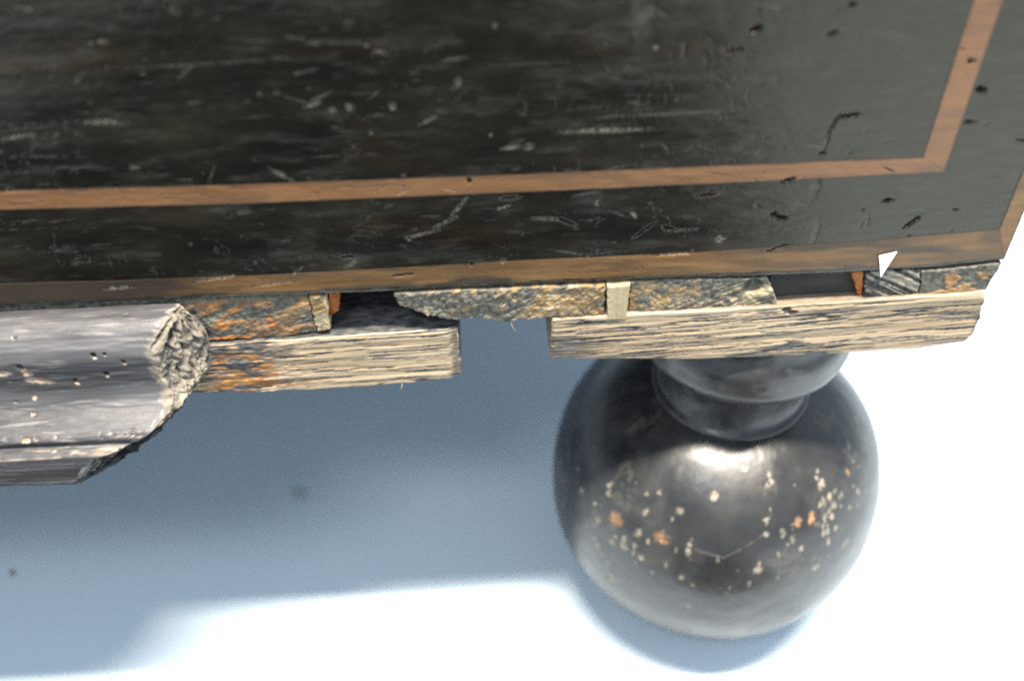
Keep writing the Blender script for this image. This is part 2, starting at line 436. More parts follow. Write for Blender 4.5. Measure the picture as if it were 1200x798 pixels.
def strip_x(name, x0, x1a, x1b, fb, ft, dirt=None, mat=None):
    """horizontal line of inlay; its right end runs from x1a (bottom) to x1b (top) as a mitre"""
    xs = np.concatenate([seg(x0, -.20, .02)[:-1], seg(-.20, 1, 1.2 / 0.00036)[:0], seg(-.20, max(x1a, x1b), .00022)])
    u = (xs - x0) / (xs[-1] - x0)
    v = np.linspace(0, 1, 24)
    def pos(uu, vv):
        xe = x1a + (x1b - x1a) * vv
        X = x0 + (xe - x0) * uu
        b = fb(X); t = ft(X)
        return X, b + (t - b) * vv
    def disp(X, Z):
        d, m = front_field(X, Z)
        m[..., 2] *= 0.25
        if dirt is not None: m[..., 2] = np.maximum(m[..., 2], dirt(X, Z))
        e = np.minimum(Z - fb(X), ft(X) - Z)
        m[..., 2] = np.maximum(m[..., 2], .8 * sstep(.00038, .00008, e + .0004 * (fbm(X * 500, Z * 200, 46, 3) - .5)))
        return d - 0.00013, m
    return slab(name, u, v, pos, disp, 0.0012, mat or M_INL, chest, 0.00003)

def strip_z(name, x0, x1, fz0a, fz0b, z1, dirt=None, mat=None):
    zs = np.concatenate([seg(0, .06, .00036), seg(.07, z1 - .16, .03)])
    v = zs / zs[-1]; u = np.linspace(0, 1, 16)
    def pos(uu, vv):
        z0 = fz0a + (fz0b - fz0a) * uu
        Z = z0 + (z1 - z0) * vv
        return x0 + (x1 - x0) * uu + wav(Z, 6), Z
    def disp(X, Z):
        d, m = front_field(X, Z)
        m[..., 2] *= 0.25
        if dirt is not None: m[..., 2] = np.maximum(m[..., 2], dirt(X, Z))
        e = np.minimum(X - x0, x1 - X)
        m[..., 2] = np.maximum(m[..., 2], .8 * sstep(.00038, .00008, e + .0004 * (fbm(X * 200, Z * 500, 47, 3) - .5)))
        return d - 0.00013, m
    return slab(name, u, v, pos, disp, 0.0012, mat or M_INL, chest, 0.00003)

dirt_out = lambda X, Z: np.clip(0.96 * sstep(-.112, -.156, X + .02 * (fbm(X * 90, Z * 300, 41, 3) - .5)) + 0.85 * sstep(.50, .64, fbm(X * 70, Z * 420, 42, 4)) * (0.35 + 0.65 * sstep(.0020, .0002, Z - out_bot(X)))
                                + 0.5 * sstep(.52, .66, fbm(X * 30, Z * 160, 44, 3)), 0, .92)
dirt_in = lambda X, Z: 0.35 * sstep(.55, .72, fbm(X * 60, Z * 260, 43, 4))
G = 0.00002
strip_x('inlay_strip', XL + .002, IVR - G, IVL - G, in_bot, in_top, dirt_in)
strip_z('inlay_strip', IVL, IVR, float(in_top(np.array([IVL]))[0]) + G, float(in_bot(np.array([IVR]))[0]) + G, ZTOP - .01, dirt_in)
strip_x('inlay_strip', XL + .002, XR - .0004, OVL - G, out_bot, out_top, dirt_out, M_INL2)
strip_z('inlay_strip', OVL, XR - .0004, float(out_top(np.array([OVL]))[0]) + G, float(out_bot(np.array([XR]))[0]) + 3 * G, ZTOP - .01, dirt_in, M_INL2)

def box(name, x0, x1, y0, y1, z0, z1, mat, parent, bev=0.0006):
    """bevelled board"""
    import bmesh
    bm = bmesh.new()
    bmesh.ops.create_cube(bm, size=1)
    for v in bm.verts:
        v.co = Vector(((x0 + x1) / 2 + v.co.x * (x1 - x0), (y0 + y1) / 2 + v.co.y * (y1 - y0), (z0 + z1) / 2 + v.co.z * (z1 - z0)))
    bmesh.ops.bevel(bm, geom=bm.edges[:], offset=bev, segments=2, affect='EDGES')
    me = bpy.data.meshes.new(name); bm.to_mesh(me); bm.free(); me.materials.append(mat)
    o = bpy.data.objects.new(name, me); col.objects.link(o); o.parent = parent
    return o

box('side_panel', XR - .018, XR - .0005, .0182, DEPTH, .1550, ZTOP, M_LAC, chest)
box('side_panel', XL, XL + .018, .0182, DEPTH, .1550, ZTOP, M_LAC, chest)
box('back_panel', XL + .0182, XR - .0182, DEPTH - .012, DEPTH, .1550, ZTOP, M_LAC, chest)
box('bottom_board', XL + .001, XR - .0012, .0185, DEPTH - .0005, .1440, .1548, M_DARK, chest)
box('top_board', XL - .002, XR + .002, -.004, DEPTH + .004, ZTOP + .0005, ZTOP + .018, M_LAC, chest, .002)

# ------------------------------------------------------------------ base: rails
def poly1(pts): 
    p = np.array(pts); return lambda x: np.interp(x, p[:, 0], p[:, 1])

def rail(name, x0f, x1f, botf, topf, xs, nv, y0, depth, seed, stain, ridge=.00055, label=None, dens0=.36, side=None):
    def pos(u, v):
        X0 = x0f(v); X1 = x1f(v)
        X = X0 + (X1 - X0) * u
        b = botf(X) + 0.0007 * (fbm(X * 160, X * 0, seed, 3) - .5)
        t = topf(X) + 0.0005 * (fbm(X * 220, X * 0, seed + 1, 3) - .5)
        return X, b + (t - b) * v
    def disp(X, Z):
        w = 0.0013 * (fbm(X * 14, Z * 40, seed + 2, 2) - .5) + 0.0003 * (fbm(X * 90, Z * 400, seed + 12, 3) - .5)
        zz = (Z - 0.045 * X + w)
        grain = fbm(zz * 820 + 3, X * 22, seed + 3, 3, .55)           # growth rings weathered into ridges
        fineg = fbm(zz * 2100, X * 30, seed + 4, 3)
        h = (grain - .5) * 2
        y = y0 - ridge * h * 1.1 - ridge * .35 * (fineg - .5) * 2
        pitch = vnoise(X * 30, Z * 400, seed + 5)
        patch = fbm(X * 75, Z * 330, seed + 6, 4, .6)
        line = .62 * fbm(zz * 2000 + 7, X * 95, seed + 8, 2) + .38 * fbm(zz * 4300, X * 220, seed + 9, 2)
        dens = dens0 + .26 * (fbm(X * 44, Z * 170, seed + 6, 4) - .32)
        pa = sstep(dens + .022, dens - .022, line)
        y += .00012 * sstep(dens + .08, dens - .05, line)
        m = np.zeros(X.shape + (3,))
        m[..., 0] = pa
        m[..., 2] = sstep(.58, .75, grain) * .6
        stain(X, Z, m, y, seed)
        return y, m
    u = xs; v = np.linspace(0, 1, nv)
    o = slab(name, u, v, pos, disp, depth, M_RAIL, chest, 0.00035, side)
    if label: o['label'] = label
    return o

def stain_r(X, Z, m, y, seed):
    # lit upper arris painted pale, black smear below it, old nail hole
    t = np.interp(X, [-.055, -.0363, -.0027, .0151, .0456], [.1433, .1439, .1444, .1450, .1465])
    e = t - Z
    top = sstep(.0009, .0005, e + .0004 * (fbm(X * 300, Z * 0, 9, 2) - .5))
    m[..., 0] *= (1 - top * .85); m[..., 2] = np.maximum(m[..., 2], top * .4)
    y += np.where(top > .5, .0, 0)
    smear = sstep(.0014, .0022, e) * sstep(.0062, .0032, e) * sstep(.001, .006, X) * sstep(.024, .016, X + .006 * (fbm(X * 200, Z * 500, 14, 2) - .5))
    m[..., 0] = np.maximum(m[..., 0], .75 * smear * sstep(.32, .5, fbm(X * 70, Z * 500, 15, 3)))
    for (hx, hz, r) in [(.0018, .1422, .0010), (.0002, .1432, .0012)]:
        q = ((X - hx) / r) ** 2 + ((Z - hz) / (r * .7)) ** 2
        w = 1 - sstep(.3, 1.5, q + 1.2 * (fbm(X * 1500, Z * 1500, 16, 2) - .5))
        y += w * .0012; m[..., 0] = np.maximum(m[..., 0], w)
    en = sstep(.0462, .0472, X)
    m[..., 0] = np.maximum(m[..., 0], en * .8)
    low = sstep(.0026, .0006, Z - np.interp(X, [-.0544, -.0311, -.0124, .0168, .0356, .0476], [.1302, .1287, .1278, .1278, .1281, .13]))
    m[..., 0] = np.maximum(m[..., 0], .55 * low * sstep(.35, .55, fbm(X * 120, Z * 800, 18, 3)))
    lf = sstep(-.035, -.052, X) * sstep(.1405, .1375, Z)
    m[..., 0] = np.maximum(m[..., 0], .8 * lf * sstep(.42, .54, fbm(X * 60, Z * 520, 19, 3)))

def stain_l(X, Z, m, y, seed):
    t = sstep(-.108, -.124, X + .012 * (fbm(X * 120, Z * 300, 21, 3) - .5))
    n = fbm(X * 130, Z * 420, 22, 4)
    m[..., 1] = np.maximum(m[..., 1], t * sstep(.42, .58, n) * .95)
    m[..., 0] = np.maximum(m[..., 0], t * sstep(.50, .60, fbm(X * 110, Z * 520, 23, 4)) * .95)
    y += t * .0007 * (fbm(X * 400, Z * 900, 24, 3) - .5)
    hole = sstep(.0030, .0018, np.hypot((X + .108) * .45, (Z - .1338)) + .0012 * (fbm(X * 600, Z * 600, 25, 2) - .5))
    m[..., 0] = np.maximum(m[..., 0], hole * .0)
    top = sstep(.0012, .0005, np.interp(X, [-.138, -.1231, -.1063, -.0934, -.0756], [.1391, .1399, .1405, .1411, .1415]) - Z)
    m[..., 2] = np.maximum(m[..., 2], top * .6 * (1 - t))
    en = sstep(-.0790, -.0775, X + .0012 * (fbm(X * 300, Z * 700, 27, 2) - .5))
    m[..., 0] = np.maximum(m[..., 0], en * .7)
    y += en * .0006

lr_bot = poly1([(-.56, .1235), (-.1412, .1235), (-.126, .1232), (-.1054, .1233), (-.0888, .1239), (-.0763, .1251), (-.07, .1256)])
lr_top = poly1([(-.56, .1390), (-.138, .1391), (-.1231, .1399), (-.1063, .1405), (-.0934, .1411), (-.0756, .1414), (-.07, .1415)])
jag = lambda v, s, k: k * (fbm(v * 9, v * 0, s, 3) - .5)
xs_l = np.concatenate([seg(XL, -.15, .03)[:-1], seg(-.15, -.0763, .0003)])
rail('bottom_rail', lambda v: v * 0 + XL, lambda v: -.0762 + jag(v, 31, .0012), lr_bot, lr_top, (xs_l - XL) / (-.0763 - XL), 90, -.0008, .030, 100, stain_l, .00022,
     'splintered pale rail end stained orange beside the moulding', dens0=.355, side=(1, 0, 0))
rr_bot = poly1([(-.06, .1303), (-.0544, .1302), (-.0311, .1287), (-.0124, .1278), (.0168, .1278), (.0356, .1281), (.046, .1297), (.0485, .1312)])
rr_top = poly1([(-.06, .1432), (-.055, .1433), (-.0363, .1439), (-.0027, .1444), (.0151, .1450), (.0456, .1465), (.05, .1466)])
def rr_right(v): return np.interp(v, [0, .12, .35, .8, 1], [.0462, .0476, .0477, .0470, .0458]) + jag(v, 33, .0008)
xs_r = seg(-.055, .047, .0003)
rail('bottom_rail', lambda v: -.0548 + .0003 * v + jag(v, 34, .0006), rr_right, rr_bot, rr_top, (xs_r - xs_r[0]) / (xs_r[-1] - xs_r[0]), 90, -.0008, .030, 200, stain_r, .00022,
     'bare striped pine rail above the round foot', dens0=.35, side=(.6, 0, 0))  # side mask darkens the ledge colour to offset the strong top light

# ------------------------------------------------------------------ base: packing blocks between case and rails
def block(name, left, right, bot, y0, depth, mat, fn, seed, rough=.0005, nx=160, nv=70, ztop=None, label=None, jg=1.0):
    """left/right: (x at bottom, x at top); bot: bottom line; top follows the case"""
    topf = (lambda x: case_bottom(x) - .0002) if ztop is None else (lambda x: x * 0 + ztop)
    def pos(u, v):
        X0 = left[0] + (left[1] - left[0]) * v + jag(v, seed + 1, .0010 * jg)
        X1 = right[0] + (right[1] - right[0]) * v + jag(v, seed + 2, .0006 * jg)
        X = X0 + (X1 - X0) * u
        b = bot(X) + .0009 * (fbm(X * 420, X * 0, seed + 3, 3) - .5)
        return X, b + (topf(X) - b) * v
    def disp(X, Z):
        y = y0 - .0001 - rough * 1.1 * (fbm(X * 900, Z * 900, seed + 4, 4, .6) - .5) - rough * 1.1 * (fbm(X * 160, Z * 220, seed + 5, 2) - .5)
        m = np.zeros(X.shape + (3,))
        y = fn(X, Z, m, y, seed)
        return y, m
    o = slab(name, np.linspace(0, 1, nx), np.linspace(0, 1, nv), pos, disp, depth, mat, chest, .0003)
    if label: o['label'] = label
    return o

def f_crust(dens=.5, org=0., pale=0., gx=None):
    def f(X, Z, m, y, s):
        n = .55 * fbm(X * 300, Z * 380, s + 6, 3) + .45 * fbm((X + .6 * Z) * 420, (Z - .6 * X) * 1500, s + 16, 3)
        g = gx(X, Z) if gx else 0
        m[..., 0] = sstep(dens - .08, dens + .08, n + g) * .95
        y = y - .00045 * (fbm((X + .6 * Z) * 260, (Z - .6 * X) * 1300, s + 16, 3) - .5)
        if org: m[..., 1] = sstep(.5, .6, fbm(X * 240, Z * 330, s + 7, 3)) * org
        if pale: m[..., 2] = sstep(.55, .65, fbm(X * 420, Z * 500, s + 8, 3)) * pale
        return y
    return f

def f_left(X, Z, m, y, s):
    # orange crumbling wood with diagonal fibres
    q = fbm((X + Z * .9) * 120, (Z - X * .35) * 620, s + 6, 4)
    n2 = fbm(X * 140, Z * 260, s + 7, 3)
    fade = sstep(-.118, -.106, X)
    m[..., 1] = sstep(.40, .52, q) * (1 - .75 * fade) * .95
    m[..., 0] = np.clip(sstep(.54, .44, q) * .9 + sstep(.50, .60, n2) * .6 * (1 - fade) + .55 * fade * sstep(.45, .6, n2) + sstep(-.130, -.137, X) * .8, 0, 1)
    m[..., 2] = fade * sstep(.50, .62, fbm(X * 300, Z * 420, s + 9, 3)) * .5
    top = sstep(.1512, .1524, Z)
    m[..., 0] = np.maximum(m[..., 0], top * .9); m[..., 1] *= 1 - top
    return y - .0009 * (q - .5) * (1 - .4 * fade) + .0006 * top

def f_hatch(freq, ang, amp, darkness):
    def f(X, Z, m, y, s):
        c, sn = math.cos(ang), math.sin(ang)
        v = -X * sn + Z * c + .0006 * (fbm(X * 150, Z * 150, s + 9, 2) - .5)
        h = fbm(v * freq, X * 40, s + 6, 2)
        w = fbm(X * 700, Z * 700, s + 8, 3)
        m[..., 0] = np.clip(sstep(.62, .42, h + .5 * (w - .5)) * .9 + darkness, 0, 1)
        m[..., 2] = sstep(.62, .72, h + .4 * (w - .5)) * .35
        return y - amp * (h - .5)
    return f

b1 = poly1([(-.1377, .1402), (-.1191, .1399), (-.1087, .1412), (-.105, .1412)])
block('packing_block', (-.200, -.200), (-.1088, -.1094), b1, .0006, .016, M_BLOCK, f_left, 300, .0006, 330, 70, label='crumbling orange-stained block beside the moulding end')
block('wedge', (-.1086, -.1092), (-.1058, -.1053), poly1([(-.11, .1415), (-.1058, .1420)]), .0002, .014, M_BLOCK, f_crust(.60, .25, .7), 330, .0004, 24, 70)
block('glue_block', (-.1056, -.1050), (-.1035, -.1022), poly1([(-.106, .1448), (-.103, .1462)]), .0022, .012, M_RED, f_crust(.5), 340, .0003, 20, 40)
b2 = poly1([(-.0901, .1500), (-.0884, .1492), (-.0832, .1465), (-.0762, .1438), (-.0716, .1447), (-.0657, .1427), (-.0608, .1436), (-.0559, .1440), (-.0459, .1432), (-.0415, .1432)])
block('packing_block', (-.0893, -.0901), (-.0425, -.0427), b2, -.0004, .013, M_BLOCK,
      f_crust(.52, .15, .35, lambda X, Z: .20 * sstep(-.056, -.072, X) - .02 * sstep(-.066, -.055, X)), 350, .0008, 240, 70, label='gnawed grey and tan block beside the gap in the rail')
block('peg', (-.0416, -.0423), (-.0373, -.0371), poly1([(-.05, .1426), (0, .1428)]), -.0009, .013, M_PEG, lambda X, Z, m, y, s: y - .00015 * (fbm(X * 1500, Z * 90, 371, 2) - .5), 370, .00008, 40, 60, jg=.35)
def f_three(X, Z, m, y, s):
    r = sstep(-.030, -.018, X + .010 * (Z - .1480) / .005 * -1)
    n = fbm(X * 420, Z * 480, s + 6, 4)
    hv = -X * math.sin(.42) + Z * math.cos(.42)
    h = fbm(hv * 1900, X * 60, s + 7, 3)
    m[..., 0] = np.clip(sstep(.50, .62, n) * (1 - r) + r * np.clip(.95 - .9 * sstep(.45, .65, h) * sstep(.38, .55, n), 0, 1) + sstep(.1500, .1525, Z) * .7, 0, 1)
    m[..., 2] = r * sstep(.46, .62, h) * sstep(.40, .55, n) * .6
    m[..., 1] = (1 - r) * sstep(.52, .62, fbm(X * 300, Z * 300, s + 9, 3)) * .35
    notch = sstep(.0030, .0012, np.hypot(X + .0085, (Z - .1502) * 1.1) + .0008 * (n - .5))
    m[..., 0] = np.maximum(m[..., 0], notch); m[..., 2] *= 1 - notch
    return y - .0003 * (h - .5) * r + notch * .0016
block('packing_block', (-.0369, -.0369), (-.0017, -.0058), poly1([(-.0373, .1432), (-.0016, .1440)]), .0002, .014, M_BLOCK, f_three, 380, .0006, 220, 70, label='tan block turning grey with saw scores at its end')
block('glue_block', (.0174, .0136), (.0180, .0165), poly1([(.0, .1446), (.03, .1446)]), .0009, .016, M_RED, f_crust(.5), 400, .0002, 24, 60)
block('packing_block', (.0182, .0167), (.0309, .0294), poly1([(.0, .1446), (.02, .1447), (.04, .1454)]), .0003, .014, M_GREY, f_hatch(1500, -.52, .0004, .38), 410, .0003, 110, 70, label='dark block with slanting saw scores under the paper arrow')
def f_end(X, Z, m, y, s):
    n = fbm(X * 130, Z * 200, s + 6, 4)
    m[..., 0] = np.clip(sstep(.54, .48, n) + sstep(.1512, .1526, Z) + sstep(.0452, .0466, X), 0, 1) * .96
    m[..., 1] = sstep(.48, .53, n) * sstep(.60, .54, n) * .5
    return y - .0003 * sstep(.48, .54, n)
block('packing_block', (.0311, .0296), (.0465, .0474), poly1([(.03, .1454), (.0465, .1462), (.0475, .1480)]), .0001, .014, M_BLOCK, f_end, 420, .0002, 120, 70, label='black painted end block with tan worn patches at the corner')
# wall at the back of the two empty recesses
box('recess_board', -.1030, -.0600, .0128, .0175, .1395, .1526, M_VOID, chest, .0004)
box('recess_board', -.0045, .0172, .0026, .0130, .1385, .1526, M_DARK, chest, .0004)

# ------------------------------------------------------------------ base moulding
prof = np.array([(0, .1525), (-.0016, .1526), (-.0042, .1521), (-.0070, .1508), (-.0092, .1490), (-.0106, .1464), (-.0110, .1435), (-.0111, .1408),
                 (-.0115, .1382), (-.0126, .1361), (-.0144, .1347), (-.0168, .1335), (-.0192, .1325), (-.0204, .1318), (-.0208, .1311), (-.0204, .1299),
                 (-.0208, .1294), (-.0222, .1291), (-.0230, .1287), (-.0233, .1282), (-.0233, .1250), (-.0232, .1205), (-.0228, .1190), (-.0215, .1184), (-.010, .1180), (0, .1180)])
pend = np.array([-.1370, -.1378, -.1395, -.1415, -.1428, -.1436, -.1438, -.1432,
                 -.1428, -.1424, -.1422, -.1432, -.1452, -.1472, -.1490, -.1500,
                 -.1514, -.1538, -.1558, -.1576, -.1618, -.1655, -.1655, -.1630, -.1505, -.1440])
def resample(P, E, n):
    # smooth profile: Catmull-Rom through the points, then even arc length
    Q = []; QE = []
    for i in range(len(P) - 1):
        p0 = P[max(i - 1, 0)]; p1 = P[i]; p2 = P[i + 1]; p3 = P[min(i + 2, len(P) - 1)]
        for t in np.linspace(0, 1, 12, endpoint=False):
            Q.append(.5 * ((2 * p1) + (-p0 + p2) * t + (2 * p0 - 5 * p1 + 4 * p2 - p3) * t * t + (-p0 + 3 * p1 - 3 * p2 + p3) * t ** 3))
            QE.append(E[i] + (E[i + 1] - E[i]) * t)
    Q.append(P[-1]); QE.append(E[-1]); Q = np.array(Q); QE = np.array(QE)
    L = np.concatenate([[0], np.cumsum(np.hypot(*np.diff(Q, axis=0).T))])
    s = np.linspace(0, L[-1], n)
    return np.stack([np.interp(s, L, Q[:, 0]), np.interp(s, L, Q[:, 1])], 1), np.interp(s, L, QE), s
NP = 250
PP, PE, PS = resample(prof, pend, NP)
tang = np.gradient(PP, axis=0); tang /= np.linalg.norm(tang, axis=1)[:, None]
nrm = np.stack([tang[:, 1], -tang[:, 0]], 1)     # outward (away from the chest)
if nrm[NP // 4, 0] > 0: nrm = -nrm
PE = PE + .0026 * (fbm(PS * 330, PS * 0, 61, 3) - .5) + .0003 * (fbm(PS * 1500, PS * 0, 62, 2) - .5)
tt = np.concatenate([seg(0, .80, .05)[:-1], np.linspace(.80, 1, 330)])
Xm = XL + (PE[None, :] - XL) * tt[:, None]
Sm = np.broadcast_to(PS[None, :], Xm.shape)
disp = .00042 * (fbm(Xm * 34, Sm * 420, 63, 4) - .5) + .00025 * (fbm(Xm * 150, Sm * 1300, 64, 3) - .5) + .0005 * (fbm(Xm * 22, Sm * 60, 65, 2) - .5)
mm = np.zeros(Xm.shape + (3,))
toend = PE[None, :] - Xm
wobm = fbm(Xm * 1100, Sm * 1100, 66, 3) - .5
rough_end = sstep(.0016, .0002, toend + .0016 * wobm) * (1 - .85 * sstep(.1335, .1315, PP[None, :, 1]))
mm[..., 2] = np.maximum(mm[..., 2], rough_end * .8)
disp -= .0004 * rough_end * (fbm(Xm * 900, Sm * 900, 67, 2))
def s_of(y, z): return PS[np.argmin((PP[:, 0] - y) ** 2 + (PP[:, 1] - z) ** 2)]
# arris of the flare, chipped to pale wood
s_lip = s_of(-.0205, .1320); s_led = s_of(-.0232, .1288); s_mid = s_of(-.0114, .1425)
ch = fbm(Xm * 150, Sm * 0 + 3, 68, 3)
lip = np.exp(-((Sm - s_lip) / .0008) ** 2) * sstep(.50, .60, ch) * np.clip(4.0 * (fbm(Xm * 380, Sm * 800, 75, 4, .6) - .38), 0, 1.1)
disp -= .0008 * lip * (.5 + fbm(Xm * 500, Sm * 500, 69, 2)); mm[..., 0] = np.maximum(mm[..., 0], sstep(.25, .6, lip) * .85)
led = np.exp(-((Sm - s_led) / .0007) ** 2) * sstep(.46, .58, fbm(Xm * 170, Sm * 0 + 8, 70, 3)) * np.clip(1.7 * fbm(Xm * 460, Sm * 900, 76, 3) - .2, 0, 1.2)
disp -= .0005 * led; mm[..., 0] = np.maximum(mm[..., 0], sstep(.3, .7, led) * .7)
s_low = s_of(-.0233, .1262); s_grv = s_of(-.0206, .1305)
mm[..., 1] = np.maximum(mm[..., 1], .9 * sstep(s_low - .0012, s_low + .0004, Sm + .0012 * (fbm(Xm * 120, Sm * 300, 92, 3) - .5)) * sstep(.70, .45, fbm(Xm * 60, Sm * 700, 93, 4)))
mm[..., 1] = np.maximum(mm[..., 1], .8 * np.exp(-((Sm - s_grv) / .0006) ** 2))
s_shelf = s_of(-.0222, .1291)      # the little ledge is rubbed pale
mm[..., 0] = np.maximum(mm[..., 0], .62 * np.exp(-((Sm - s_shelf) / .0011) ** 4) * sstep(.34, .58, fbm(Xm * 130, Sm * 700, 97, 4)))
nr = random.Random(5)
def hit(x, s, a, b, dep, k, an=0.0):
    global disp
    dx = Xm - x; ds = Sm - s
    u = dx * math.cos(an) + ds * math.sin(an); v = -dx * math.sin(an) + ds * math.cos(an)
    q = (u / a) ** 2 + (v / b) ** 2 + wobm * 1.8
    w = 1 - sstep(.3, 1.1, q)
    disp -= w * dep
    if k == 0: mm[..., 1] = np.maximum(mm[..., 1], w * .9)
    else: mm[..., 0] = np.maximum(mm[..., 0], w * .6)
for x, ds, r in [(-.1615, .0020, .0006), (-.1545, .0004, .0006), (-.1560, -.0050, .0006), (-.1535, -.0052, .0004), (-.1498, -.0030, .0005)]:
    hit(x, s_mid + ds, r, r, .0016, 0)
    hit(x + .0001, s_mid + ds + r * 1.1, r * .9, r * .35, .0002, 1)  # pale lower lip of each hole, its catch of light painted in
hit(-.1725, s_mid - .0028, .0012, .0008, .0006, 0, .6)
hit(-.1715, s_mid - .0010, .0012, .0017, .0004, 1)
hit(-.1770, s_mid - .0012, .0030, .0009, .0003, 1, .1)
hit(-.1700, s_mid + .0012, .0034, .0010, .0004, 1, .15)
hit(-.1715, s_mid + .0058, .0006, .0006, .0004, 1)
hit(-.1795, s_mid - .0045, .0030, .0016, .0002, 1)
for i in range(14):
    hit(nr.uniform(-.188, -.148), nr.uniform(PS[10], s_of(-.0233, .1205)), nr.uniform(.0002, .0012), nr.uniform(.00012, .0003), nr.uniform(.0001, .0004), nr.choice((0, 1, 1)), nr.gauss(0, .2))
Vm = np.stack([Xm, PP[None, :, 0] + nrm[None, :, 0] * disp, PP[None, :, 1] + nrm[None, :, 1] * disp], -1)
# broken end face: from the profile's edge back to the rail
NC = 90
tc = np.linspace(0, 1, NC)[:, None]
cy, cz = -.0005, .1400
backx = np.interp(PP[:, 1], [.118, .121, .126, .130, .135, .145, .150, .153], [-.1440, -.1420, -.1385, -.1352, -.1338, -.1335, -.1345, -.1368])
zb = np.clip(cz + (PP[:, 1] - cz) * .80, .1200, .1518)
yb = np.full(NP, cy)
Ec = Vm[-1]
Yc = Ec[None, :, 1] * (1 - tc) + yb[None] * tc
Zc = Ec[None, :, 2] * (1 - tc) + zb[None] * tc
Xc = Ec[None, :, 0] * (1 - tc) + backx[None] * tc
rad = np.hypot(Yc + .004, Zc - .1475)
ringp = fbm(tc * 13 + 4.2 * (fbm(Yc * 210, Zc * 210, 73, 3) - .5), np.broadcast_to(PS[None, :], Yc.shape) * 130, 71, 3)
crum = fbm(Yc * 620, Zc * 620, 72, 5, .6)
lump = fbm(Yc * 170, Zc * 170, 74, 3)
w = np.clip(tc * 6, 0, 1) * np.clip((1 - tc) * 6, 0, 1)
rel = .0030 * (ringp - .5) + .0024 * (crum - .5) + .0012 * (lump - .5)
Xc = Xc + w * rel * .9; Yc = Yc - w * rel * .8
mc = np.zeros(Xc.shape + (3,))
lower = sstep(.1335, .1300, Zc + .003 * (crum - .5))
pale = np.clip(sstep(.36, .54, .7 * ringp + .3 * crum), 0, 1)
mc[..., 2] = np.clip((.15 + .85 * pale) * (1 - .93 * lower), 0, 1)
mc[..., 1] = np.clip(sstep(.40, .28, .6 * ringp + .4 * crum) * .8 * (1 - lower) + .5 * lower * sstep(.62, .45, crum), 0, 1)
Vc = np.stack([Xc, Yc, Zc], -1)
nX = len(tt)
Fm = grid_faces(nX, NP)
Fc = grid_faces(NC, NP, nX * NP)
# flat back, left end
back_i = [0, NP - 1, (nX - 1) * NP + NP - 1, (nX - 1) * NP]
Vall = np.concatenate([Vm.reshape(-1, 3), Vc.reshape(-1, 3)])
Mall = np.concatenate([mm.reshape(-1, 3), mc.reshape(-1, 3)])
faces = np.concatenate([Fm, Fc]).tolist() + [list(range(NP))]
mo = mesh_obj('base_moulding', Vall, faces, M_MLD, chest, Mall)
mo['label'] = 'worn black base moulding snapped off at its end'

# ------------------------------------------------------------------ turned foot
FX, FY = 0.0, 0.027
foot = bpy.data.objects.new('bun_foot', None); col.objects.link(foot); foot.parent = chest

def lathe(name, P, nseg, fn, parent):
    """P: (r, z) even profile; fn(x, y, z, ang, r) -> (radial offset, mask)"""
    a = np.linspace(0, 2 * math.pi, nseg, endpoint=False)
    A, R = np.meshgrid(a, P[:, 0], indexing='ij'); Z = np.broadcast_to(P[:, 1], A.shape)
    X = R * np.cos(A); Y = R * np.sin(A)
    d, m = fn(X, Y, Z)
    k = 1 + d / np.maximum(R, .004)
    V = np.stack([FX + X * k, FY + Y * k, Z], -1).reshape(-1, 3)
    nv = len(P)
    i = np.arange(nseg)[:, None]; j = np.arange(nv - 1)[None, :]
    a0 = (i * nv + j).reshape(-1); a1 = (((i + 1) % nseg) * nv + j).reshape(-1)
    F = np.stack([a0, a1, a1 + 1, a0 + 1], 1)
    faces = F.tolist() + [[q * nv for q in range(nseg)][::-1], [q * nv + nv - 1 for q in range(nseg)]]
    return mesh_obj(name, V, faces, M_BALL, parent, m.reshape(-1, 3))

